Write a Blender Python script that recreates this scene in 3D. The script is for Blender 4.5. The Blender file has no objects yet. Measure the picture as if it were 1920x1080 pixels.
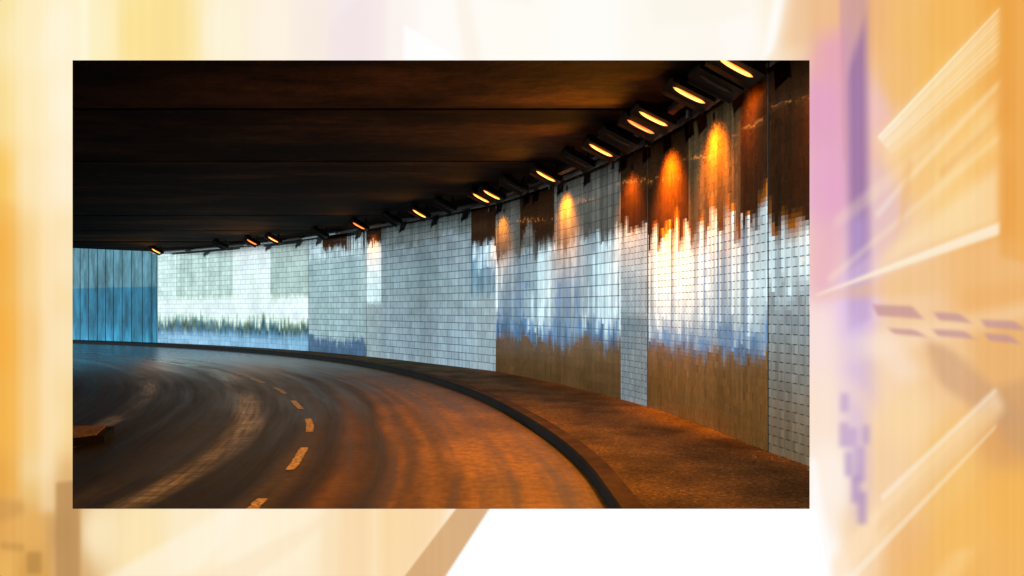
import bpy, math, random
import numpy as np
from mathutils import Vector, Matrix
random.seed(7); rng=np.random.default_rng(7)
S=bpy.context.scene
COL=S.collection
# ---------------------------------------------------------------- helpers
def new_obj(name,me,parent=None,**props):
    o=bpy.data.objects.new(name,me); COL.objects.link(o)
    if parent is not None: o.parent=parent
    for k,v in props.items(): o[k]=v
    return o
def mesh(name,verts,faces,mats=(),midx=None,smooth=False):
    me=bpy.data.meshes.new(name); me.from_pydata([tuple(map(float,v)) for v in verts],[],[tuple(int(i) for i in f) for f in faces])
    for m in mats: me.materials.append(m)
    if midx is not None: me.polygons.foreach_set("material_index",list(midx))
    if smooth: me.polygons.foreach_set("use_smooth",[True]*len(me.polygons))
    me.update(); return me
def spline(pts,n=24):
    p=np.array(pts,float); p=np.vstack([2*p[0]-p[1],p,2*p[-1]-p[-2]]); out=[]
    for i in range(1,len(p)-2):
        p0,p1,p2,p3=p[i-1:i+3]
        t0=0; t1=t0+np.linalg.norm(p1-p0)**.5; t2=t1+np.linalg.norm(p2-p1)**.5; t3=t2+np.linalg.norm(p3-p2)**.5
        for t in np.linspace(t1,t2,n,endpoint=False):
            a1=(t1-t)/(t1-t0)*p0+(t-t0)/(t1-t0)*p1; a2=(t2-t)/(t2-t1)*p1+(t-t1)/(t2-t1)*p2; a3=(t3-t)/(t3-t2)*p2+(t-t2)/(t3-t2)*p3
            b1=(t2-t)/(t2-t0)*a1+(t-t0)/(t2-t0)*a2; b2=(t3-t)/(t3-t1)*a2+(t-t1)/(t3-t1)*a3
            out.append((t2-t)/(t2-t1)*b1+(t-t1)/(t2-t1)*b2)
    out.append(p[-2]); return np.array(out)
class Curve:
    def __init__(s,pts,origin=None):
        s.p=spline(pts); d=np.linalg.norm(np.diff(s.p,axis=0),axis=1); s.s=np.concatenate([[0],np.cumsum(d)])
        if origin is not None:
            i=np.argmin(np.linalg.norm(s.p-np.array(origin),axis=1)); s.s-=s.s[i]
    def at(s,t):
        x=np.interp(t,s.s,s.p[:,0]); y=np.interp(t,s.s,s.p[:,1]); return np.array([x,y])
    def tan(s,t):
        a=s.at(min(t+.15,s.s[-1]))-s.at(max(t-.15,s.s[0])); return a/np.linalg.norm(a)
    def nrm(s,t):
        a=s.tan(t); return np.array([-a[1],a[0]])
# ---------------------------------------------------------------- materials
def mat(name):
    m=bpy.data.materials.new(name); m.use_nodes=True; nt=m.node_tree; b=nt.nodes["Principled BSDF"]; return m,nt,b
def math_n(nt,op,a,b=None,c=None):
    n=nt.nodes.new("ShaderNodeMath"); n.operation=op
    for i,v in enumerate((a,b,c)):
        if v is None: continue
        if isinstance(v,(int,float)): n.inputs[i].default_value=v
        else: nt.links.new(v,n.inputs[i])
    return n.outputs[0]
def mixc(nt,f,a,b,mode='MIX'):
    n=nt.nodes.new("ShaderNodeMix"); n.data_type='RGBA'; n.blend_type=mode
    for i,v in ((0,f),(6,a),(7,b)):
        if isinstance(v,(int,float)): n.inputs[i].default_value=v
        elif isinstance(v,tuple): n.inputs[i].default_value=v+(1,) if len(v)==3 else v
        else: nt.links.new(v,n.inputs[i])
    return n.outputs[2]
def ramp(nt,f,stops):
    n=nt.nodes.new("ShaderNodeValToRGB"); nt.links.new(f,n.inputs[0]); e=n.color_ramp.elements
    while len(e)<len(stops): e.new(.5)
    for el,(p,c) in zip(e,stops):
        el.position=p; el.color=(c+(1,)) if isinstance(c,tuple) else (c,c,c,1)
    return n.outputs[0]
def noise(nt,scale,detail=5,vec=None,rough=.55):
    n=nt.nodes.new("ShaderNodeTexNoise"); n.inputs["Scale"].default_value=scale; n.inputs["Detail"].default_value=detail; n.inputs["Roughness"].default_value=rough
    if vec is None:
        tc=nt.nodes.new("ShaderNodeTexCoord"); vec=tc.outputs["Object"]
    nt.links.new(vec,n.inputs["Vector"]); return n.outputs[0]
def bump(nt,b,h,strength=.3,dist=.01):
    n=nt.nodes.new("ShaderNodeBump"); n.inputs["Strength"].default_value=strength; n.inputs["Distance"].default_value=dist
    nt.links.new(h,n.inputs["Height"]); nt.links.new(n.outputs[0],b.inputs["Normal"])
def rough_mat(name,c1,c2,scale=3,rough=.8,bs=.3,bd=.01,spec=.3,speck=False):
    m,nt,b=mat(name); f=noise(nt,scale,7)
    f2=noise(nt,scale*12,4)
    c=mixc(nt,ramp(nt,f,[(.35,0.),(.65,1.)]),c1,c2); c=mixc(nt,.5,c,mixc(nt,f2,(.2,.2,.2),(1.1,1.1,1.1)),'MULTIPLY')
    if speck:
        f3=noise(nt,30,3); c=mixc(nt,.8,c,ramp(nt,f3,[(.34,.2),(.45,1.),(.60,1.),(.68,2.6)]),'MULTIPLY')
    nt.links.new(c,b.inputs["Base Color"]); b.inputs["Roughness"].default_value=rough; b.inputs["Specular IOR Level"].default_value=spec
    bump(nt,b,f2,bs,bd); return m
M_conc=rough_mat("wall_concrete",(.16,.14,.12),(.26,.24,.21),2)
M_paint_black=rough_mat("fixture_black_paint",(.005,.004,.003),(.012,.009,.006),6,.5)
M_board=rough_mat("board_cream",(.75,.68,.55),(.85,.8,.7),6,.7)
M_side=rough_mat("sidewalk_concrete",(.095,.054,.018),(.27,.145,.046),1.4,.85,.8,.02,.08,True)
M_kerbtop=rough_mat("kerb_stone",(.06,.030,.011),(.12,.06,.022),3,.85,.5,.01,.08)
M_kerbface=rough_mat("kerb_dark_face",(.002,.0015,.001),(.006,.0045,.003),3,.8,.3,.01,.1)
M_earth=rough_mat("outside_ground",(.05,.06,.05),(.10,.10,.08),.4,.95)
M_line=rough_mat("worn_road_paint",(.22,.13,.045),(.85,.60,.26),22,.6)
M_pale=rough_mat("galvanised_pipe",(.45,.55,.58),(.6,.7,.72),8,.35)
# ceiling
M_ceil,nt,b=mat("sooty_ceiling")
tc=nt.nodes.new("ShaderNodeTexCoord"); mp=nt.nodes.new("ShaderNodeMapping"); mp.inputs["Scale"].default_value=(.25,.7,1); nt.links.new(tc.outputs["Object"],mp.inputs[0])
f=noise(nt,1.0,10,mp.outputs[0],.62); f3=noise(nt,.35,4); f4=noise(nt,5,6)
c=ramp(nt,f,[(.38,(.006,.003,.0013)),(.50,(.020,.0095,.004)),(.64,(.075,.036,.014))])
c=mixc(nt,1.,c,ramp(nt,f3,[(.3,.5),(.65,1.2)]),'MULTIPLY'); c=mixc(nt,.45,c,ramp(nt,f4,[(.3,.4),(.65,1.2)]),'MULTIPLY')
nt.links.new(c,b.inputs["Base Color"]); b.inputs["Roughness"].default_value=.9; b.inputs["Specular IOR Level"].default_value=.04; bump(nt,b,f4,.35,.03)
# lamps
def lens_mat(name,core,edge,st):
    m,nt,b=mat(name)
    tc=nt.nodes.new("ShaderNodeTexCoord"); sp=nt.nodes.new("ShaderNodeSeparateXYZ"); nt.links.new(tc.outputs["Generated"],sp.inputs[0])
    d=math_n(nt,'ABSOLUTE',math_n(nt,'SUBTRACT',sp.outputs[1],.5)); dx=math_n(nt,'ABSOLUTE',math_n(nt,'SUBTRACT',sp.outputs[0],.5))
    dd=math_n(nt,'MULTIPLY',math_n(nt,'MAXIMUM',d,math_n(nt,'MULTIPLY',dx,.95)),2.)
    cc=ramp(nt,dd,[(0.,core),(.45,core),(1.,edge)]); nt.links.new(cc,b.inputs["Emission Color"])
    b.inputs["Emission Strength"].default_value=st; b.inputs["Base Color"].default_value=(.3,.12,.03,1); return m
M_lens=lens_mat("sodium_lamp_glass",(1,.38,.075),(.5,.08,.003),5.)
M_lens_red=lens_mat("sodium_lamp_glass_red",(1,.22,.05),(.45,.05,.004),3.6)
M_lens_off,_,b=mat("dark_lamp_glass"); b.inputs["Base Color"].default_value=(.03,.025,.02,1); b.inputs["Roughness"].default_value=.15
# tiles: colour + alpha(grout visibility)
tw=.062; sub=2; th=.098/sub; s0=-8.0
M_tile,nt,b=mat("glazed_wall_tiles")
ca=nt.nodes.new("ShaderNodeVertexColor"); ca.layer_name="tile"
uv=nt.nodes.new("ShaderNodeUVMap"); uv.uv_map="tile_uv"; sp=nt.nodes.new("ShaderNodeSeparateXYZ"); nt.links.new(uv.outputs[0],sp.inputs[0])
gx=math_n(nt,'ABSOLUTE',math_n(nt,'SUBTRACT',math_n(nt,'FRACT',math_n(nt,'MULTIPLY',sp.outputs[0],.5)),.5)); gy=math_n(nt,'ABSOLUTE',math_n(nt,'SUBTRACT',math_n(nt,'FRACT',sp.outputs[1]),.5))
gxm=ramp(nt,gx,[(.46,0.),(.49,1.)]); gym=ramp(nt,gy,[(.425,0.),(.46,1.)])
dash=ramp(nt,gx,[(.27,1.),(.33,.22)])
gnear=math_n(nt,'MAXIMUM',math_n(nt,'MULTIPLY',gxm,.25),math_n(nt,'MULTIPLY',math_n(nt,'MULTIPLY',gym,dash),.85))
# larger tiles on the far stretch: double height, quadruple width, laid in running bond
vf=math_n(nt,'MULTIPLY',sp.outputs[1],.5); gy2=ramp(nt,math_n(nt,'ABSOLUTE',math_n(nt,'SUBTRACT',math_n(nt,'FRACT',vf),.5)),[(.435,0.),(.47,1.)])
uo=math_n(nt,'ADD',math_n(nt,'MULTIPLY',sp.outputs[0],.1666),math_n(nt,'MULTIPLY',math_n(nt,'FLOOR',vf),.5))
gx2=ramp(nt,math_n(nt,'ABSOLUTE',math_n(nt,'SUBTRACT',math_n(nt,'FRACT',uo),.5)),[(.455,0.),(.48,1.)])
gfar=math_n(nt,'MAXIMUM',math_n(nt,'MULTIPLY',gx2,.45),math_n(nt,'MULTIPLY',gy2,.8))
isfar=math_n(nt,'GREATER_THAN',sp.outputs[0],(5.55-s0)/tw)
g=math_n(nt,'ADD',math_n(nt,'MULTIPLY',gnear,math_n(nt,'SUBTRACT',1.,isfar)),math_n(nt,'MULTIPLY',gfar,isfar))
al=ca.outputs["Alpha"]
g=math_n(nt,'MULTIPLY',g,al)
dirt=noise(nt,1.3,8)
tcv=nt.nodes.new("ShaderNodeTexCoord"); mpv=nt.nodes.new("ShaderNodeMapping"); mpv.inputs["Scale"].default_value=(9,9,.5); nt.links.new(tcv.outputs["Object"],mpv.inputs[0])
rib=noise(nt,1.,5,mpv.outputs[0],.65)
mpw=nt.nodes.new("ShaderNodeMapping"); mpw.inputs["Scale"].default_value=(26,26,1.3); nt.links.new(tcv.outputs["Object"],mpw.inputs[0])
rib2=noise(nt,1.,3,mpw.outputs[0],.6)
c=mixc(nt,g,ca.outputs[0],(.02,.018,.017))
c=mixc(nt,.35,c,ramp(nt,dirt,[(.3,.4),(.6,1.)]),'MULTIPLY')
k1=math_n(nt,'ADD',math_n(nt,'MULTIPLY',al,.20),.05); k2=math_n(nt,'ADD',math_n(nt,'MULTIPLY',al,.14),.03)
c=mixc(nt,k1,c,ramp(nt,rib,[(.3,.5),(.6,1.1)]),'MULTIPLY')
c=mixc(nt,k2,c,ramp(nt,rib2,[(.35,.5),(.58,1.15)]),'MULTIPLY')
nt.links.new(c,b.inputs["Base Color"]); rr=math_n(nt,'ADD',math_n(nt,'MULTIPLY',dirt,.26),.03); nt.links.new(rr,b.inputs["Roughness"])
b.inputs["Coat Weight"].default_value=.7; b.inputs["Coat Roughness"].default_value=.05
bump(nt,b,math_n(nt,'ADD',math_n(nt,'SUBTRACT',1.,g),math_n(nt,'MULTIPLY',rib,.5)),.3,.004)
# road
M_road,nt,b=mat("worn_asphalt")
at=nt.nodes.new("ShaderNodeAttribute"); at.attribute_name="road_uv"; sp=nt.nodes.new("ShaderNodeSeparateXYZ"); nt.links.new(at.outputs["Vector"],sp.inputs[0])
def mapped(sc):
    mp=nt.nodes.new("ShaderNodeMapping"); mp.inputs["Scale"].default_value=sc; nt.links.new(at.outputs["Vector"],mp.inputs[0]); return mp.outputs[0]
streak=noise(nt,1.,7,mapped((3.6,.12,1)),.64)
streak2=noise(nt,1.,3,mapped((.5,.09,1)),.5)
scratch=noise(nt,1.,4,mapped((18,.6,1)),.7)
cross=noise(nt,1.,4,mapped((1.2,9.,1)),.7)
patch=noise(nt,1.,4,mapped((.8,.22,1)),.6)
fine=noise(nt,55,4); blot=noise(nt,.8,8); grit=noise(nt,9,6)
dd=math_n(nt,'ADD',sp.outputs[0],math_n(nt,'MULTIPLY',math_n(nt,'SUBTRACT',streak2,.5),1.1))
x12=math_n(nt,'DIVIDE',dd,12.)
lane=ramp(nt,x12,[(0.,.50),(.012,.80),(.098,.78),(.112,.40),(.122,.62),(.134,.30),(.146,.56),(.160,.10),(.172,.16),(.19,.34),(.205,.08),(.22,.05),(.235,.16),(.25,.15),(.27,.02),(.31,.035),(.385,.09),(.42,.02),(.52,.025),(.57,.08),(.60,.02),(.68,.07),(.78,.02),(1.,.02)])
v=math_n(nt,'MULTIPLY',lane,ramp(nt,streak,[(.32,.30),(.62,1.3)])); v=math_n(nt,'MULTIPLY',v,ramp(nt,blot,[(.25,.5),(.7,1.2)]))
bands=ramp(nt,x12,[(.312,0.),(.335,1.),(.355,0.),(.46,0.),(.48,1.),(.50,0.),(.62,0.),(.65,.9),(.68,0.)])
pal=math_n(nt,'MULTIPLY',math_n(nt,'MULTIPLY',bands,ramp(nt,patch,[(.36,0.),(.56,1.)])),ramp(nt,scratch,[(.35,.3),(.6,1.)]))
pal=math_n(nt,'MULTIPLY',pal,ramp(nt,cross,[(.35,.35),(.6,1.)]))
v=math_n(nt,'ADD',v,math_n(nt,'MULTIPLY',pal,1.))  # pale curved bands paint the road's sheen into its colour
v=math_n(nt,'MULTIPLY',v,math_n(nt,'ADD',math_n(nt,'MULTIPLY',fine,.8),.6)); v=math_n(nt,'MULTIPLY',v,ramp(nt,grit,[(.3,.6),(.7,1.3)]))
v=math_n(nt,'MINIMUM',v,1.)
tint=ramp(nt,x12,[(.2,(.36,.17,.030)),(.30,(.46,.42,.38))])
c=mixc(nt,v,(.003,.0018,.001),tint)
mouth_sheen=ramp(nt,math_n(nt,'DIVIDE',sp.outputs[1],60.),[(.44,0.),(.62,1.)])
c=mixc(nt,math_n(nt,'MULTIPLY',mouth_sheen,ramp(nt,streak,[(.35,.05),(.65,.45)])),c,(.20,.25,.30))  # bluish daylight sheen toward the tunnel mouth, painted into the road colour
nt.links.new(c,b.inputs["Base Color"])
ro=ramp(nt,streak,[(.3,.40),(.7,.68)]); ro=math_n(nt,'SUBTRACT',ro,math_n(nt,'MULTIPLY',pal,.2)); ro=math_n(nt,'MULTIPLY',ro,math_n(nt,'SUBTRACT',1.,math_n(nt,'MULTIPLY',mouth_sheen,.55)))
nt.links.new(ro,b.inputs["Roughness"]); nt.links.new(math_n(nt,'ADD',.22,math_n(nt,'MULTIPLY',mouth_sheen,.78)),b.inputs["Specular IOR Level"])
bump(nt,b,math_n(nt,'ADD',fine,math_n(nt,'MULTIPLY',scratch,.5)),.35,.008)
# blue wall
M_blue,nt,b=mat("blue_wall_cladding")
tc=nt.nodes.new("ShaderNodeTexCoord"); sp=nt.nodes.new("ShaderNodeSeparateXYZ"); nt.links.new(tc.outputs["Object"],sp.inputs[0])
mp=nt.nodes.new("ShaderNodeMapping"); mp.inputs["Scale"].default_value=(1.2,1.2,.30); nt.links.new(tc.outputs["Object"],mp.inputs[0]); f=noise(nt,1.5,9,mp.outputs[0],.68)
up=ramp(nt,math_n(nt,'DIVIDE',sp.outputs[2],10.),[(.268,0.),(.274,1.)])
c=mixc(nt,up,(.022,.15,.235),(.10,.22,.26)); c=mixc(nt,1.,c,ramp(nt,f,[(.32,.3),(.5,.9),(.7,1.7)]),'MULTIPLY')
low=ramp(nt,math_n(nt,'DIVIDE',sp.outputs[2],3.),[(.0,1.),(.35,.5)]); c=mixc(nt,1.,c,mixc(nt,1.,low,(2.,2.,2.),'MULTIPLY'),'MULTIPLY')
nt.links.new(c,b.inputs["Base Color"]); b.inputs["Roughness"].default_value=.7; b.inputs["Specular IOR Level"].default_value=.08
M_joint,_,b=mat("joint_sealant"); b.inputs["Base Color"].default_value=(.01,.01,.011,1); b.inputs["Roughness"].default_value=.8
M_joint2,_,b=mat("panel_gap"); b.inputs["Base Color"].default_value=(.006,.055,.08,1); b.inputs["Roughness"].default_value=.8; b.inputs["Specular IOR Level"].default_value=.05
# ---------------------------------------------------------------- curves
HC=4.30; ZS=.13
wall=Curve([(2.7,-7),(2.98,-2),(3.02,3),(2.97,6),(2.89,7.26),(2.75,8.0),(2.46,10.1),(2.13,11.7),(1.84,12.7),(1.04,15.0),(-.39,18.3),(-1.13,19.4),(-4.55,24.0),(-7.45,27.3),(-11.8,31.1),(-16.3,34.3)],(2.89,7.26))
kerb=Curve([(.68,-7),(.84,0),(.86,4.5),(.81,6.19),(.74,7.45),(.55,8.88),(.11,11.0),(-.56,13.5),(-2.0,17.3),(-3.9,20.9),(-6.25,24.3),(-10.5,28.9),(-15.6,33),(-21.6,36.7),(-32,42.2)])
lane_c=Curve([(-2.0,0),(-2.05,4),(-2.16,6.38),(-2.37,8.28),(-2.9,10.7),(-3.78,13.05),(-4.83,15.4),(-6.1,17.6),(-7.7,20),(-9.4,22),(-11.6,24.3),(-14,26.5),(-18,29.6),(-24,33.5)])
def sweep(curve,profile,s0,s1,step,closed=True,caps=True):
    n=max(2,int((s1-s0)/step)+1); V=[];F=[];k=len(profile)
    for t in np.linspace(s0,s1,n):
        p=curve.at(t); nn=curve.nrm(t)
        for o,z in profile: V.append((p[0]+nn[0]*o,p[1]+nn[1]*o,z))
    for i in range(n-1):
        for j in range(k if closed else k-1):
            a=i*k+j; b2=i*k+(j+1)%k; F.append((a,b2,b2+k,a+k))
    if caps and closed: F.append(tuple(range(k-1,-1,-1))); F.append(tuple((n-1)*k+j for j in range(k)))
    return V,F
# ---------------------------------------------------------------- ground, road
V=[(-600,-400,-.02),(600,-400,-.02),(600,800,-.02),(-600,800,-.02)]
new_obj("ground",mesh("ground",V,[(0,1,2,3)],[M_earth]),kind="structure",label="bare earthy ground around the tunnel",category="ground")
xs=np.arange(-34,3.6,.2); ys=np.arange(-7,46,.2)
X,Y=np.meshgrid(xs,ys); P=np.stack([X.ravel(),Y.ravel()],1)
kp=kerb.p; A=kp[:-1]; B=kp[1:]; dist=np.full(len(P),1e9); arc=np.zeros(len(P))
for a,bb,sq in zip(A,B,kerb.s[:-1]):
    ab=bb-a; L=np.dot(ab,ab); t=np.clip(((P-a)@ab)/L,0,1); q=a+t[:,None]*ab; d=np.linalg.norm(P-q,axis=1); m=d<dist
    dist=np.where(m,d,dist); arc=np.where(m,sq+t*math.sqrt(L),arc)
nx,ny=len(xs),len(ys); V=np.column_stack([P,np.zeros(len(P))])
F=[(j*nx+i,j*nx+i+1,(j+1)*nx+i+1,(j+1)*nx+i) for j in range(ny-1) for i in range(nx-1)]
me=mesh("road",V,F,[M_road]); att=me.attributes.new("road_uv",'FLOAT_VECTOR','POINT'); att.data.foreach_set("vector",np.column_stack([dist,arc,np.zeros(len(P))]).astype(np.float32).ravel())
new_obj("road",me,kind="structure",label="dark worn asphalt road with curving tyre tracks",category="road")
n=160; V=[];F=[]
ks=np.linspace(kerb.s[0],kerb.s[-2*24-1],n); K=5
for i in range(n):
    a=kerb.at(ks[i])-kerb.nrm(ks[i])*.19
    w=wall.p[np.argmin(np.linalg.norm(wall.p-a,axis=1))] if i<n-1 else wall.p[-1]
    for k in range(K+1):
        q=a+(w-a)*k/K; V.append((q[0],q[1],ZS-.005))
for i in range(n-1):
    for k in range(K): a=i*(K+1)+k; F.append((a,a+K+1,a+K+2,a+1))
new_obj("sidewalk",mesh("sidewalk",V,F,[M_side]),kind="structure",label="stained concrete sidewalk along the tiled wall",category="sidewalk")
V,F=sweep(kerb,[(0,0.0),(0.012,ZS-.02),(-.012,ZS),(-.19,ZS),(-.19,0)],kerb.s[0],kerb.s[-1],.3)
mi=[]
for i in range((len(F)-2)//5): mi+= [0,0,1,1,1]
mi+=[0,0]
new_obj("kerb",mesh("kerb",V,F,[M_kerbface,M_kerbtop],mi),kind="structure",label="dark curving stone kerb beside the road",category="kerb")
# crumbs of rubble gathered at the foot of the wall
def pebble(r):
    V=[];F=[]
    for (z,k) in ((0,1.),(.5,.9),(.9,.45)):
        for q in range(6): a=q*math.pi/3+z; rr=r*k*rng.uniform(.75,1.2); V.append((math.cos(a)*rr,math.sin(a)*rr,z*r))
    for i in range(2):
        for q in range(6): F.append((i*6+q,i*6+(q+1)%6,(i+1)*6+(q+1)%6,(i+1)*6+q))
    F.append(tuple(range(12,18))); return V,F
V=[];F=[]
for _ in range(170):
    s=rng.uniform(-1,9); p=wall.at(s); nn=wall.nrm(s); off=abs(rng.normal(0,.22))+.03; pv,pf=pebble(rng.uniform(.004,.014)); k=len(V)
    V+=[(x+p[0]+nn[0]*off,y+p[1]+nn[1]*off,z+ZS-.004) for x,y,z in pv]; F+=[tuple(i+k for i in f_) for f_ in pf]
new_obj("rubble",mesh("rubble",V,F,[M_side]),kind="stuff",label="small crumbs of rubble along the wall foot",category="rubble")
dl=1.25; per=2.42
i0=np.argmin(np.linalg.norm(lane_c.p-np.array([-2.37,8.28]),axis=1)); sc=lane_c.s[i0]
for k in range(-3,14):
    c0=sc+k*per
    if c0-dl/2<lane_c.s[0] or c0+dl/2>lane_c.s[-1]: continue
    V=[];F=[]; m=24; hw=.050
    for i,tt in enumerate(np.linspace(c0-dl/2,c0+dl/2,m)):
        p=lane_c.at(tt); q=lane_c.nrm(tt); j1,j2=rng.uniform(-.010,.006,2)
        V+=[(p[0]+q[0]*(hw+j1),p[1]+q[1]*(hw+j1),.005),(p[0]-q[0]*(hw+j2),p[1]-q[1]*(hw+j2),.005)]
    for i in range(m-1): F.append((2*i,2*i+1,2*i+3,2*i+2))
    new_obj("lane_marking",mesh("lane_marking",V,F,[M_line]),kind="structure",label="worn painted dash dividing the lanes",category="road marking",group="dashed lane line")
# ---------------------------------------------------------------- tiled wall
V,F=sweep(wall,[(0,-.02),(0,HC+.25),(-.35,HC+.25),(-.35,-.02)],wall.s[0],wall.s[-1],.4)
W_o=new_obj("tunnel_wall",mesh("tunnel_wall",V,F,[M_conc]),label="curving tunnel wall clad in silver, white and brown tiles",category="wall")
s1=wall.s[-1]-.02; nc=int((s1-s0)/tw); nr=int((HC-ZS)/.098)*sub
r1=rng.random(nc); r2=rng.random(nc); r3=rng.random(nc)
def smooth(k): 
    q=np.convolve(rng.random(nc+4*k),np.ones(k)/k,'same')[2*k:2*k+nc]; return (q-.5)*math.sqrt(k)*1.7
sm=smooth(11); sm2=smooth(32); sm3=smooth(6)
Wc=np.array((.64,.74,.76)); Sc=np.array((.28,.325,.345)); Gc=np.array((.14,.155,.15)); Bc=np.array((.026,.0095,.0032)); BB=np.array((.115,.050,.0125)); Lc=np.array((.15,.25,.42)); Tc=np.array((.02,.07,.10)); Oc=np.array((.50,.16,.015))  # tile colours; whites and blues also carry painted-in daylight reflections
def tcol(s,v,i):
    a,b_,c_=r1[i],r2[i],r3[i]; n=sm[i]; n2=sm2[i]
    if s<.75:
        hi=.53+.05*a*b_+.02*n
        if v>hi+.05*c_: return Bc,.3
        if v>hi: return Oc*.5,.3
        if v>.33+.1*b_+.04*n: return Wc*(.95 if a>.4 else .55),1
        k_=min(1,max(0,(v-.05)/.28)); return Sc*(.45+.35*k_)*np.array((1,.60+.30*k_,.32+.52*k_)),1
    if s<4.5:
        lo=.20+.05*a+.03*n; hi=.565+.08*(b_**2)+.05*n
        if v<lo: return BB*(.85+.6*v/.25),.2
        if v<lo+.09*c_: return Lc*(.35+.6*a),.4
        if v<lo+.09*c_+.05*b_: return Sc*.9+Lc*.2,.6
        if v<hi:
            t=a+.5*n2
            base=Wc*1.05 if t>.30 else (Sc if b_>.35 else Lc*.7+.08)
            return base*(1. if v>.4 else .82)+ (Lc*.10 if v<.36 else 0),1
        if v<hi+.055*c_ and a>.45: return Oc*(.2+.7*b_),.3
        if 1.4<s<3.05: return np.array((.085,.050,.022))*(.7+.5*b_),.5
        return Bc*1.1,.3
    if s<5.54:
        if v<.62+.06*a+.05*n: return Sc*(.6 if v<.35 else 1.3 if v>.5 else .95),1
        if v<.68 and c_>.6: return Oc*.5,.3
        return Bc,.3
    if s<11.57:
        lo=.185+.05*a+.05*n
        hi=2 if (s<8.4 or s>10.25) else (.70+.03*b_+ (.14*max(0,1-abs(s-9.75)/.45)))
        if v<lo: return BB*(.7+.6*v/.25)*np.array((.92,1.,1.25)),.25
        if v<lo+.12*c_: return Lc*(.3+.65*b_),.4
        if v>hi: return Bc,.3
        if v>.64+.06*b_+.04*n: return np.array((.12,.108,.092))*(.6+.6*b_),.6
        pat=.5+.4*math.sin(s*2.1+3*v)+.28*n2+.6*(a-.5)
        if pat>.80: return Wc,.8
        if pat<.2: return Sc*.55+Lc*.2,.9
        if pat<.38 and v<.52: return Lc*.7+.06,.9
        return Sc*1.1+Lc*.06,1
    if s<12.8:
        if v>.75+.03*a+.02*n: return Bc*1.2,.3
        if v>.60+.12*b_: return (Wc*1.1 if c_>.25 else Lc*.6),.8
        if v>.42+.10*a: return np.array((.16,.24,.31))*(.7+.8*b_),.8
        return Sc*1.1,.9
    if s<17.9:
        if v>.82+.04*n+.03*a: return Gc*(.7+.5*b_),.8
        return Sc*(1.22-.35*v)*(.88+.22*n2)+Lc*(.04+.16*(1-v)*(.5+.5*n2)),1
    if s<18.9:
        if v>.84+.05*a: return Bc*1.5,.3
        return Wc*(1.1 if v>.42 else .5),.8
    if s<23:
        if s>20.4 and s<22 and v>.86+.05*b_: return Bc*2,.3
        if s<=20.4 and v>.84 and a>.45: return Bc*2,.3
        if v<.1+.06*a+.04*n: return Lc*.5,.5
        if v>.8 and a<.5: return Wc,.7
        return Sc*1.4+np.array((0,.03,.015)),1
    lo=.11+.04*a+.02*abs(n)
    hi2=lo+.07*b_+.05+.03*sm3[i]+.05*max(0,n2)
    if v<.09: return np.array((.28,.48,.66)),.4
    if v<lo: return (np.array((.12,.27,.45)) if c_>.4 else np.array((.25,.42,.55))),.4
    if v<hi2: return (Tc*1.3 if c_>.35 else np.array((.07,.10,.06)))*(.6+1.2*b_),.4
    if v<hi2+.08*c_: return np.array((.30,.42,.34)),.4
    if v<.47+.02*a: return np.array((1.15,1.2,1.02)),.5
    if s<25.7: return np.array((.50,.57,.53)),.8
    if 28.5<s<32.8: return np.array((.56,.64,.59))*(.85+.3*b_),.8
    if s>=32.8: return np.array((.80,.88,.83)),.6
    return np.array((1.1,1.15,1.0)),.6
G=np.zeros((nc,nr,4))
for i in range(nc):
    for j in range(nr):
        c,al_=tcol(s0+(i+.5)*tw,(j+.5)/nr,i); G[i,j,:3]=c; G[i,j,3]=al_
G2=G.copy()
for i in range(nc):
    far=s0+i*tw>23
    L=int(rng.integers(3,9)) if far else int(rng.integers(1,8)); ker=np.ones(L)/L
    for ch in range(4):
        pad=np.pad(G[i,:,ch],(L,L),'edge'); G2[i,:,ch]=np.convolve(pad,ker,'same')[L:-L]
side=(np.roll(G2,1,0)+np.roll(G2,-1,0))/2
mixk=rng.random((nc,1,1))*.55
ss_=s0+(np.arange(nc)+.5)*tw; edgem=np.ones(nc)
for e in (.75,4.5,5.54,8.4,10.25,11.57,12.8,17.9,18.9,20.4,22,23,25.7,28.5,32.8,1.4,3.05): edgem[np.abs(ss_-e)<tw*1.2]=0
G2=G2*(1-mixk*edgem[:,None,None])+side*mixk*edgem[:,None,None]
tv=rng.normal(0,.085,(nc,nr//sub+1))
# far stretch: tone varies tile by tile (six columns by two courses)
for i in range(nc):
    if s0+i*tw>5.55:
        for j in range(nr//sub+1):
            row=j//2; tv[i,j]=(hash((int(i/6+row*.5),row))%1000/1000-.5)*.22+tv[i,j]*.3
V=[];F=[];C=[];U=[]
for i in range(nc):
    sa=s0+i*tw; sb=sa+tw; pa=wall.at(sa); pb=wall.at(sb); na=wall.nrm(sa); nb=wall.nrm(sb)
    for j in range(nr):
        if j%sub==0: o=.006+rng.normal(0,.0007,2).clip(-.003,.003)
        za=ZS-.01+j*th; zb=za+th
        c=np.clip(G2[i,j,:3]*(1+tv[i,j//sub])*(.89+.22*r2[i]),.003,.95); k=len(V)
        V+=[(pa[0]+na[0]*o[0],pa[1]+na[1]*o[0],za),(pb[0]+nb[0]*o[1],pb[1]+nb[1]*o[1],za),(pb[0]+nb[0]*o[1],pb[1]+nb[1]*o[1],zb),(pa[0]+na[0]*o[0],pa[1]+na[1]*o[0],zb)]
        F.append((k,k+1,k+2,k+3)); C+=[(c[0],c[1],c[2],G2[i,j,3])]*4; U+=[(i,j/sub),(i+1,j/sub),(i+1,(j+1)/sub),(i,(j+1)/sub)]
me=mesh("tile_cladding",V,F,[M_tile])
ca=me.color_attributes.new("tile",'FLOAT_COLOR','CORNER'); ca.data.foreach_set("color",np.array(C,np.float32).ravel())
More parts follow.
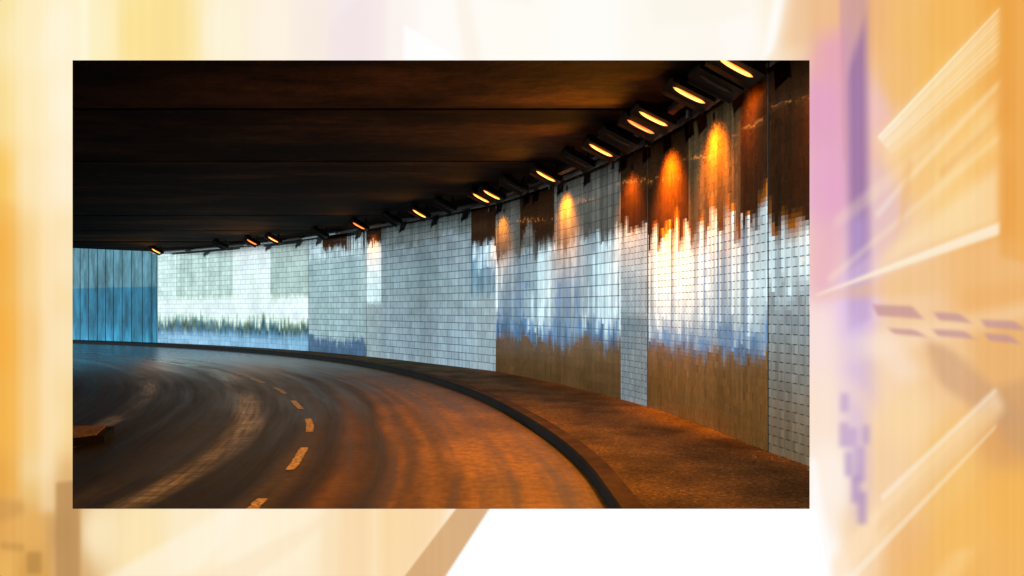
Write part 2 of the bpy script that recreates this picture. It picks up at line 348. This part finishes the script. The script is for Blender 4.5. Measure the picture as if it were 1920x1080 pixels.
ul=me.uv_layers.new(name="tile_uv"); ul.data.foreach_set("uv",np.array(U,np.float32).ravel())
new_obj("tile_cladding",me,W_o,label="glazed tiles in silver, white, blue and brown")
for sj in (.75,4.5,18.9,23.0):
    V,F=sweep(wall,[(.002,ZS),(.002,HC),(.012,HC),(.012,ZS)],sj-.008,sj+.008,.02)
    new_obj("expansion_joint",mesh("expansion_joint",V,F,[M_joint]),W_o)
# blue wall
pts=[(-16.42,34.5),(-22.4,38.0),(-30,42.0),(-42,47)]
HB=5.6
V=[];F=[]
for (x,y) in pts: V+=[(x,y,0),(x,y,HB),(x+.25,y+.4,HB),(x+.25,y+.4,0)]
for i in range(3):
    for j in range(4): a=i*4+j; b2=i*4+(j+1)%4; F.append((a,a+4,b2+4,b2))
F+=[(0,1,2,3),(15,14,13,12)]
BW=new_obj("blue_wall",mesh("blue_wall",V,F,[M_blue]),label="weathered blue panelled wall beyond the tunnel mouth",category="wall")
Vs=[];Fs=[]
for i in range(3):
    a=np.array(pts[i]);b2=np.array(pts[i+1]);L=np.linalg.norm(b2-a);d=(b2-a)/L;nn=np.array([-d[1],d[0]]); nn=-nn if nn[1]>0 else nn
    for q in np.arange(.3,L-.2,.75):
        q+=rng.uniform(-.12,.12); p=a+d*q; w=.012; k=len(Vs)
        for (o1,o2) in ((-w,.0),(w,.0),(w,.012),(-w,.012)):
            for z in (0.02,HB-.1): pp=p+d*o1+nn*o2; Vs.append((pp[0],pp[1],z))
        Fs+=[(k+0,k+1,k+7,k+6),(k+4,k+5,k+3,k+2),(k+6,k+7,k+5,k+4)]
new_obj("panel_joint",mesh("panel_joint",Vs,Fs,[M_joint2]),BW)
# ---------------------------------------------------------------- ceiling
def wx(Y): i=np.argsort(wall.p[:,1]); return np.interp(Y,wall.p[i,1],wall.p[i,0])
edges=[-7,-3,1,4.2,7.2,9.85,13.6,17.6,21.5,25.5,29.5]
V=[];F=[]
def prism(poly,z0,z1):
    k=len(V);m=len(poly)
    for p in poly: V.append((p[0],p[1],z0+(p[2] if len(p)>2 else 0)))
    for p in poly: V.append((p[0],p[1],z1))
    F.append(tuple(k+i for i in range(m-1,-1,-1))); F.append(tuple(k+m+i for i in range(m)))
    for i in range(m): j=(i+1)%m; F.append((k+i,k+j,k+m+j,k+m+i))
XL=lambda y:-.62*max(y,0)-5.0
hts=[0,.02,.0,.01,.0,.05,.04,.05,.04,.03]
for i,(a,b2) in enumerate(zip(edges[:-1],edges[1:])):
    g1=.28 if a==9.85 else .015; a+=g1; b3=b2-.01; mid=(a+b3)/2
    prism([(XL(a),a),(wx(a)+.3,a),(wx(mid)+.3,mid),(wx(b3)+.3,b3),(XL(b3),b3)],HC+hts[i],HC+.6)
prism([(-21.5,29.55),(wx(29.55)+.3,29.55),(wx(32)+.3,32),(-16.1,34.5),(-21.0,30.8)],HC,HC+.6)
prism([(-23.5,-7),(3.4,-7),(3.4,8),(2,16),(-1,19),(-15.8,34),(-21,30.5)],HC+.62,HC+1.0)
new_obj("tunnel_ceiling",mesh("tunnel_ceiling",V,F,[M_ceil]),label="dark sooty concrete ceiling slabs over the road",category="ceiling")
V,F=sweep(wall,[(.42,HC-.07),(.42,HC-.12),(.55,HC-.12),(.55,HC-.07)],-5,wall.s[-1]-.2,.5)
new_obj("cable_tray",mesh("cable_tray",V,F,[M_paint_black]),label="black cable tray running under the ceiling",category="cable tray")
for (sA,sB) in ((19.6,22.4),(24.2,26.6),(28.4,33.6)):
    V,F=sweep(wall,[(.60+.03*math.cos(q),HC-.15+.03*math.sin(q)) for q in np.linspace(0,2*math.pi,8,endpoint=False)],sA,sB,.4)
    new_obj("conduit_pipe",mesh("conduit_pipe",V,F,[M_pale]),label="pale galvanised pipe along the wall top",category="pipe",group="pipes along the wall top")
# ---------------------------------------------------------------- lamps
def housing():
    V2=[];F2=[]
    L,Wd,H=.30,.14,.06
    secs=[(-L,.75),(-L+.03,1.),(L-.03,1.),(L,.75)]
    prof=[(-1,-.8),(1,-.8),(1,-.2),(.7,1),(-.7,1),(-1,-.2)]
    for x,f_ in secs:
        for a,b4 in prof: V2.append((x,a*Wd*f_,b4*H*f_))
    for i in range(3):
        for j in range(6): F2.append((i*6+j,(i+1)*6+j,(i+1)*6+(j+1)%6,i*6+(j+1)%6))
    F2+=[tuple(range(6)),tuple(range(23,17,-1))]
    for sy in(-1,1):
        k=len(V2)
        for x in(-.27,.27):
            for yy,zz in((sy*.12,-.043),(sy*.135,-.043),(sy*.15,-.09),(sy*.14,-.09)): V2.append((x,yy,zz))
        for j in range(4): F2.append((k+j,k+(j+1)%4,k+4+(j+1)%4,k+4+j))
        F2+=[(k,k+1,k+2,k+3),(k+7,k+6,k+5,k+4)]
    return mesh("housing",V2,F2,[M_paint_black])
def lensm(m):
    V2=[];F2=[];q=8; nx_=11
    for i in range(nx_):
        x=-.21+.42*i/(nx_-1); e=math.sqrt(max(0,1-abs((i-(nx_-1)/2)/((nx_-1)/2))**2.5))*.95+.05
        for j in range(q+1):
            a=math.pi*j/q; V2.append((x,-math.cos(a)*.025*e,-.048-math.sin(a)*.032*e))
    for i in range(nx_-1):
        for j in range(q): k=i*(q+1)+j; F2.append((k,k+1,k+q+2,k+q+1))
    return mesh("lens",V2,F2,[m],smooth=True)
def bracket():
    V2=[];F2=[]
    out=[(-.16,.05),(-.16,.28),(.16,.28),(.16,.05),(.13,.05),(.13,.25),(-.13,.25),(-.13,.05)]
    for y in(-.03,.03):
        for x,z in out: V2.append((x,y,z))
    for j in range(8): F2.append((j,(j+1)%8,8+(j+1)%8,8+j))
    for a,b4,c4,d4 in((0,1,6,7),(1,2,5,6),(2,3,4,5)): F2+=[(a,b4,c4,d4),(8+d4,8+c4,8+b4,8+a)]
    return mesh("bracket",V2,F2,[M_paint_black])
mh,ml,mlr,mlo,mb=housing(),lensm(M_lens),lensm(M_lens_red),lensm(M_lens_off),bracket()
def fixture(x,y,kind):
    i=np.argmin(np.linalg.norm(wall.p-np.array([x,y]),axis=1)); s=wall.s[i]; n_=-wall.nrm(s)
    o=new_obj("tunnel_lamp",None,label={"on":"lit orange sodium lamp in a black housing under the ceiling","red":"lit reddish orange lamp in a black housing under the ceiling","off":"unlit black lamp housing under the ceiling"}[kind],category="lamp",group="lamps along the ceiling edge")
    o.location=(x,y,4.15)
    ang=math.atan2(n_[1],n_[0]); R=Matrix.Rotation(ang,4,'Z')@Matrix.Rotation(math.radians(24),4,'Y')@Matrix.Rotation(math.radians(-14),4,'X')
    o.rotation_euler=R.to_euler()
    for nme,me_ in(("housing",mh),("lens",{"on":ml,"red":mlr,"off":mlo}[kind]),("bracket",mb)): new_obj(nme,me_,o)
    if kind!="off":
        ld=bpy.data.lights.new("lamp_light",'SPOT'); ld.energy=330 if y<15 else 85; ld.color=(1,.38,.012); ld.spot_size=math.radians(136); ld.spot_blend=1.; ld.shadow_soft_size=.12
        lo=new_obj("lamp_light",ld,o); lo.location=(0,0,-.16); lo.rotation_euler=(0,math.radians(38),0)
lit=[(2.29,7.6,"on"),(2.05,8.58,"on"),(1.84,9.64,"on"),(1.75,10.06,"red"),(1.39,11.55,"on"),(.64,13.8,"on"),(-.42,16.05,"on"),(-.67,16.5,"on"),(-2.37,19.2,"on"),(-4.5,22.0,"red"),(-8.4,26.3,"on"),(-9.5,27.3,"red"),(-15,31.5,"on"),
 (2.24,8.14,"off"),(1.1,12.4,"off"),(.05,14.9,"off"),(-1.6,17.8,"off"),(-3.3,20.5,"off"),(-6.25,24.3,"off"),(-11.2,28.7,"off"),(1.55,10.8,"off"),(2.4,6.6,"on"),(2.5,4.9,"on"),(2.5,2.5,"on")]
for x,y,k in lit: fixture(x,y,k)
def can():
    V2=[];F2=[];m=14
    for z,r in((.10,.02),(.10,.035),(0,.04),(0,.03)):
        for q in range(m): V2.append((r*math.cos(q*2*math.pi/m),r*math.sin(q*2*math.pi/m),z))
    for i in range(3):
        for q in range(m): F2.append((i*m+q,i*m+(q+1)%m,(i+1)*m+(q+1)%m,(i+1)*m+q))
    return mesh("can",V2,F2,[M_paint_black])
mc=can()
for s,zt,e in((1.05,4.05,620),(2.15,3.92,1250),(3.65,3.88,2900),(5.1,3.82,560),(7.85,3.9,640),(11.2,3.85,330),(18.4,4.0,90),(-.45,4.12,700)):
    p=wall.at(s); n_=wall.nrm(s)
    o=new_obj("wall_washer",mc,label="small black downlight grazing the tiled wall",category="downlight",group="downlights along the wall")
    o.location=(p[0]+n_[0]*.36,p[1]+n_[1]*.36,zt+.12)
    ld=bpy.data.lights.new("washer_light",'SPOT'); ld.energy=e; ld.color=(1,.31,.004); ld.spot_size=math.radians(90); ld.spot_blend=1.; ld.shadow_soft_size=.12
    l=new_obj("washer_light",ld,o); l.location=(0,0,-.02)
    d=Vector((-n_[0]*.75,-n_[1]*.75,-1)); l.rotation_euler=d.to_track_quat('-Z','Y').to_euler()
# ---------------------------------------------------------------- low traffic island
V=[];F=[]
prism([(-6.9,8.6),(-5.45,8.72),(-5.05,9.25),(-5.3,9.95),(-6.9,10.1)],0,.09)
prism([(-6.9,8.66),(-5.50,8.78),(-5.15,9.25),(-5.37,9.86),(-6.9,10.0)],.092,.11)
new_obj("traffic_island",mesh("traffic_island",V,F,[M_kerbface,M_side],[0]*7+[1]*7),label="low dark kerbed traffic island with a brown top",category="traffic island")
# ---------------------------------------------------------------- added mural panel standing in for the abstract border, with opening
PX=350.0; YP=4.0
def seg(a,b_,st): return np.linspace(a,b_,max(2,int(round((b_-a)/st))+1))
gx_=np.concatenate([seg(-160,136,3),seg(136,1518,4)[1:],seg(1518,1957,2.5)[1:]]); gy_=np.concatenate([seg(-110,113,3),seg(113,954,4)[1:],seg(954,1094,2.5)[1:]])
GX,GY=np.meshgrid(gx_,gy_)
samples=[(0,0,250,228,165),(60,40,253,236,185),(110,60,255,247,222),(0,200,250,222,150),(60,200,254,232,178),(120,200,255,246,222),(0,330,250,200,100),(60,330,252,225,170),(120,330,254,240,212),
(0,480,246,180,80),(40,480,240,190,105),(75,480,250,205,125),(120,480,252,226,180),(0,640,248,178,72),(60,640,243,185,95),(120,640,250,222,170),(0,800,246,185,85),(60,800,246,190,100),(120,800,248,214,150),(0,900,226,165,80),(60,900,240,200,130),(125,920,225,180,120),
(0,1000,228,168,88),(60,1000,232,175,95),(120,1000,196,150,95),(0,1070,235,180,95),(60,1070,215,160,80),(130,1070,215,170,110),
(180,60,253,240,195),(260,60,252,226,150),(330,60,252,228,160),(420,60,253,243,215),(520,60,254,242,225),(580,60,248,236,225),(660,60,246,233,236),(740,60,252,243,238),(820,60,255,252,248),(960,40,255,252,244),(1100,60,255,253,248),(1250,60,254,250,240),(1400,60,255,252,246),(1450,40,254,245,228),
(1490,60,244,214,175),(1540,40,240,190,135),(1560,100,238,175,170),(1640,30,238,180,125),(1700,40,244,190,110),(1780,40,245,185,95),(1900,40,240,168,72),(1900,200,238,165,75),(1900,350,238,165,80),
(1540,200,230,170,195),(1560,350,235,180,205),(1545,480,245,205,190),(1640,200,240,195,190),(1680,160,243,190,115),(1760,150,246,190,100),(1720,300,248,200,130),(1640,380,232,195,195),(1780,320,250,205,130),(1840,260,250,200,120),
(1600,560,236,205,232),(1540,640,250,225,220),(1700,560,245,205,160),(1850,530,240,180,110),(1540,760,252,228,210),(1660,700,248,214,180),(1760,680,244,200,150),(1880,680,236,180,115),(1700,780,250,215,165),(1650,880,246,208,165),(1780,880,246,195,115),(1890,820,225,165,100),(1900,950,244,180,85),(1800,1000,246,190,105),(1700,1040,240,185,120),(1560,900,254,240,228),(1620,1000,248,215,175),(1870,1070,240,180,100),(1540,1050,255,250,245),
(180,1000,252,232,190),(260,1020,253,230,180),(360,1000,254,236,200),(450,1020,255,242,215),(560,1000,255,240,210),(640,1020,251,226,185),(720,1000,252,222,175),(780,1020,251,222,180),(900,1040,254,250,245),(1000,1000,255,255,255),(1200,1020,255,255,255),(1400,1000,255,255,255),(1500,1050,255,255,255)]
sa=np.array(samples,float); num=np.zeros(GX.shape+(3,)); den=np.zeros(GX.shape)
for x,y,r,g_,b_ in sa:
    w=1/(((GX-x)**2*1.3+(GY-y)**2*.6)+900)**2.; num+=w[...,None]*np.array([r,g_,b_]); den+=w
IM=num/den[...,None]
def poly(pts,col,blur=4,alpha=1.):
    blur=blur*1.5+1.2
    p=np.array(pts,float); area=0.5*np.sum(p[:,0]*np.roll(p[:,1],-1)-np.roll(p[:,0],-1)*p[:,1])
    if area<0: p=p[::-1]
    m=np.ones(GX.shape)
    for a,b5 in zip(p,np.roll(p,-1,0)):
        e=b5-a; L=np.linalg.norm(e); d=((GY-a[1])*e[0]-(GX-a[0])*e[1])/L
        t=np.clip(d/(2*blur)+.5,0,1); m*=t*t*(3-2*t)
    m*=alpha
    IM[:]=IM*(1-m[...,None])+np.array(col,float)*m[...,None]
poly([(30,-120),(150,-120),(150,700),(100,900),(38,900)],(255,240,205),16,.35)
poly([(-170,330),(28,380),(34,930),(-170,920)],(244,176,70),9,.4)
poly([(75,300),(105,300),(105,960),(75,960)],(255,236,200),8,.4)
poly([(-170,915),(45,940),(45,965),(-170,1030)],(206,152,80),7,.65)
poly([(105,905),(150,900),(150,1110),(105,1110)],(188,142,88),3,.8)
poly([(50,1035),(78,1035),(78,1075),(50,1075)],(176,130,70),4,.6)
poly([(0,1015),(45,1020),(45,1035),(0,1030)],(190,140,75),4,.5)
poly([(150,-120),(165,-120),(165,120),(150,120)],(255,250,225),5,.6)
poly([(300,-120),(345,-120),(335,120),(290,120)],(250,220,140),14,.4)
poly([(540,115),(618,45),(618,-120),(700,-120),(722,-40),(722,115)],(243,226,228),7,.5)
poly([(757,45),(860,110),(757,115)],(255,255,255),2,.9)
poly([(835,-120),(858,-120),(905,120),(870,120)],(252,238,220),6,.5)
poly([(858,-120),(1000,-120),(1000,10),(905,-5)],(250,242,230),6,.5)
poly([(1180,-120),(1380,-120),(1400,30),(1230,50)],(252,246,234),8,.8)
poly([(1478,-120),(1500,-120),(1450,95),(1425,120)],(255,255,252),5,.8)
poly([(1490,-120),(1580,-120),(1565,80),(1465,90)],(238,190,145),12,.5)
poly([(1530,60),(1600,60),(1600,400),(1560,560),(1520,560)],(226,160,196),20,.5)
poly([(1575,-120),(1628,-120),(1632,600),(1592,620)],(188,146,172),7,.55)
poly([(1590,130),(1622,40),(1628,480),(1596,500)],(142,104,160),7,.65)
poly([(1590,400),(1628,400),(1640,760),(1580,700)],(196,172,228),16,.5)
poly([(1575,-20),(1582,-20),(1588,300),(1580,300)],(212,150,170),2,.4)
poly([(1640,-120),(1850,-120),(1700,60),(1640,130)],(244,192,120),18,.4)
poly([(1640,260),(1875,15),(1875,100),(1665,320)],(254,222,168),10,.55)
for off,al5 in((0,.8),(7,.3),(14,.42),(22,.5),(31,.22),(42,.35),(52,.4),(64,.4),(82,.22),(96,.2)):
    poly([(1645+off*.25,256+off*.3),(1875,14+off),(1875,17+off),(1648+off*.25,261+off*.3)],(255,246,222),.8,al5)
poly([(1560,400),(1640,340),(1875,130),(1875,150),(1640,380),(1565,430)],(255,232,200),7,.3)
poly([(1550,520),(1875,250),(1875,262),(1556,530)],(255,236,200),4,.35)
poly([(1640,400),(1700,330),(1706,336),(1646,410)],(255,244,230),4,.4)
poly([(1700,330),(1875,150),(1875,160),(1706,340)],(255,235,195),4,.55)
poly([(1640,510),(1875,170),(1875,200),(1700,470)],(252,222,170),12,.5)
poly([(1620,500),(1700,440),(1875,250),(1875,420)],(253,226,178),12,.7)
poly([(1700,300),(1712,300),(1700,400),(1682,440)],(238,180,120),5,.4)
poly([(1760,320),(1875,215),(1875,225),(1765,335)],(232,165,90),4,.35)
poly([(1530,548),(1640,506),(1875,408),(1875,440),(1640,520),(1530,556)],(255,244,222),3,.8)
poly([(1540,556),(1875,445),(1960,470),(1960,520),(1700,560)],(242,192,130),10,.5)
poly([(1874,-120),(1960,-120),(1960,500),(1874,480)],(236,164,76),5,.5)
poly([(1905,-120),(1960,-120),(1960,500),(1905,480)],(244,180,96),8,.5)
poly([(1560,640),(1960,560),(1960,590),(1560,690)],(255,232,205),10,.35)
for a,b5,c5,d5 in((1635,574,1722,598),(1750,588,1812,606),(1838,602,1915,620),(1665,618,1728,632),(1748,620,1820,636),(1845,628,1905,645)):
    poly([(a,b5-3),(c5-12,b5),(c5+10,d5),(a+10,d5-6)],(196,148,150),2.5,.75)
poly([(1600,640),(1660,620),(1735,700),(1700,720)],(252,232,215),12,.4)
poly([(1735,640),(1780,650),(1935,790),(1880,800),(1760,720)],(208,162,124),9,.65)
poly([(1850,730),(1960,700),(1960,880),(1880,830)],(206,158,112),10,.6)
poly([(1640,960),(1868,730),(1885,765),(1640,1020)],(255,228,188),8,.6)
poly([(1650,930),(1866,728),(1870,734),(1655,940)],(255,245,228),3,.55)
poly([(1550,1060),(1640,955),(1660,990),(1560,1110)],(255,226,190),8,.6)
poly([(1560,1110),(1868,795),(1868,802),(1580,1110)],(255,242,220),2,.5)
poly([(1860,760),(1885,770),(1790,880),(1640,1010),(1640,980)],(236,186,124),8,.4)
poly([(1660,1110),(1860,870),(1960,900),(1960,1110)],(246,186,96),14,.45)
poly([(1730,1110),(1790,1030),(1830,1030),(1780,1110)],(252,214,150),9,.4)
poly([(1585,740),(1625,760),(1628,960),(1600,980)],(206,178,214),14,.5)
for a,b5,w,h in((1578,795,10,40),(1592,805,12,30),(1606,840,12,60),(1588,850,8,40),(1600,895,9,45),(1612,925,9,55),(1580,740,8,30),(1620,800,6,30)):
    poly([(a-4,b5-3),(a+w+4,b5-3),(a+w+4,b5+h+3),(a-4,b5+h+3)],(172,142,190),5,.6)
poly([(1518,860),(1530,860),(1565,1110),(1518,1110)],(255,253,250),6,.85)
poly([(1560,600),(1620,600),(1625,900),(1580,850)],(226,200,232),16,.35)
poly([(350,1110),(385,1060),(600,950),(430,950),(150,1110)],(255,246,225),7,.6)
poly([(380,1080),(640,950),(660,950),(440,1110)],(250,226,190),6,.5)
poly([(640,940),(690,940),(690,1110),(632,1110)],(250,216,170),6,.6)
poly([(700,940),(705,940),(705,1110),(700,1110)],(255,238,210),3,.5)
poly([(720,940),(850,940),(740,1110),(720,1110)],(250,214,160),8,.5)
poly([(856,950),(922,950),(838,1080),(815,1110),(735,1110),(758,1080)],(214,168,118),1.,.9)
poly([(920,950),(1530,950),(1560,1110),(816,1110)],(255,255,255),1.,1.)
st=np.interp(GX[0],np.arange(-170,1970,7),rng.normal(0,1,len(np.arange(-170,1970,7))))
mask=np.clip((252-IM.min(axis=2))/120,0,1)
IM+= (st[None,:]*1.4*mask)[...,None]
IM=np.clip(IM,0,255)/255
LIN=np.where(IM<=.04045,IM/12.92,((IM+.055)/1.055)**2.4)
mx,my=len(gx_),len(gy_)
inx=(gx_[:-1]>=136-1e-6)&(gx_[1:]<=1518+1e-6); iny=(gy_[:-1]>=113-1e-6)&(gy_[1:]<=954+1e-6)
Vx=(GX-960)/PX; Vz=1.65+(580-GY)/PX
keep=~(iny[:,None]&inx[None,:]); J,I=np.nonzero(keep)
F=np.stack([(J+1)*mx+I,(J+1)*mx+I+1,J*mx+I+1,J*mx+I],1)
used=np.unique(F); remap=np.full(mx*my,-1); remap[used]=np.arange(len(used)); F=remap[F]
VV=np.column_stack([Vx.ravel(),np.full(mx*my,YP),Vz.ravel()])[used]
M_print,nt,b=mat("glowing_print"); va=nt.nodes.new("ShaderNodeVertexColor"); va.layer_name="print"
b.inputs["Base Color"].default_value=(.0,.0,.0,1); b.inputs["Roughness"].default_value=1; b.inputs["Specular IOR Level"].default_value=0
nt.links.new(va.outputs[0],b.inputs["Emission Color"]); b.inputs["Emission Strength"].default_value=1.  # added board's print glows by emission, with no backlight behind it
me=mesh("mural_print",VV,F,[M_print]); ca=me.color_attributes.new("print",'FLOAT_COLOR','POINT')
ca.data.foreach_set("color",np.column_stack([LIN.reshape(-1,3)[used],np.ones(len(used))]).astype(np.float32).ravel())
PN=new_obj("added_mural_board",None,label="added glowing mural board standing in for the abstract border, with a window opening",category="mural")
PN.location=(0,YP,0)
pr=new_obj("mural_print",me,PN,label="abstract print of pale light streaks and violet bands"); pr.location=(0,-YP,0)
x0,x1=(-160-960)/PX,(1957-960)/PX; z1,z0=1.65+(580+110)/PX,1.65+(580-1094)/PX
a0,a1=(136-960)/PX,(1518-960)/PX; c1,c0=1.65+(580-113)/PX,1.65+(580-954)/PX
g_=.012; a0-=g_;a1+=g_;c1+=g_;c0-=g_
ring=[(x0,z0),(x1,z0),(x1,z1),(x0,z1)]; inn=[(a0,c0),(a1,c0),(a1,c1),(a0,c1)]
V=[(x,y,z) for y in(.003,.018) for (x,z) in ring+inn]; F=[]
for j in range(4):
    k=(j+1)%4
    F+=[(j,k,4+k,4+j),(8+k,8+j,12+j,12+k),(k,j,8+j,8+k),(4+j,4+k,12+k,12+j)]
new_obj("backing_board",mesh("backing_board",V,F,[M_board]),PN)
for x,zb in((-2.9,0.002),(2.5,ZS)):
    out=[(-.1,0),(.5,0),(.5,.03),(.09,.06),(.06,1.2),(.02,1.2),(.02,.03),(-.1,.03)]
    V=[(x+dx,y,zb+z) for dx in(-.04,.04) for (y,z) in out]; F=[(j,(j+1)%8,8+(j+1)%8,8+j) for j in range(8)]+[tuple(range(7,-1,-1)),tuple(range(8,16))]
    new_obj("foot",mesh("foot",V,F,[M_paint_black]),PN)
# ---------------------------------------------------------------- light + world
el=math.radians(1.3); tr=Vector((1,.28,-math.tan(el))).normalized()
sd=bpy.data.lights.new("sun",'SUN'); sd.energy=4.8; sd.angle=math.radians(2.5); sd.color=(.80,.94,1.)
so=new_obj("sun",sd); so.rotation_euler=tr.to_track_quat('-Z','Y').to_euler()
w=bpy.data.worlds.new("World"); S.world=w; w.use_nodes=True; nt=w.node_tree
sky=nt.nodes.new("ShaderNodeTexSky"); sky.sky_type='NISHITA'; sky.sun_disc=False; sky.sun_elevation=math.radians(12); sky.sun_rotation=math.atan2(-tr.x,-tr.y)
bg=nt.nodes["Background"]; mxn=mixc(nt,1.,sky.outputs[0],(.35,.85,1.45),'MULTIPLY'); nt.links.new(mxn,bg.inputs[0]); bg.inputs[1].default_value=.05
# ---------------------------------------------------------------- camera
cd=bpy.data.cameras.new("camera"); cd.sensor_width=36; cd.lens=26.25; cd.shift_y=40/1920; cd.clip_end=3000; cd.clip_start=.05
co=new_obj("camera",cd); co.location=(0,0,1.65); co.rotation_euler=(math.radians(90),0,0); S.camera=co
S.view_settings.view_transform='Standard'
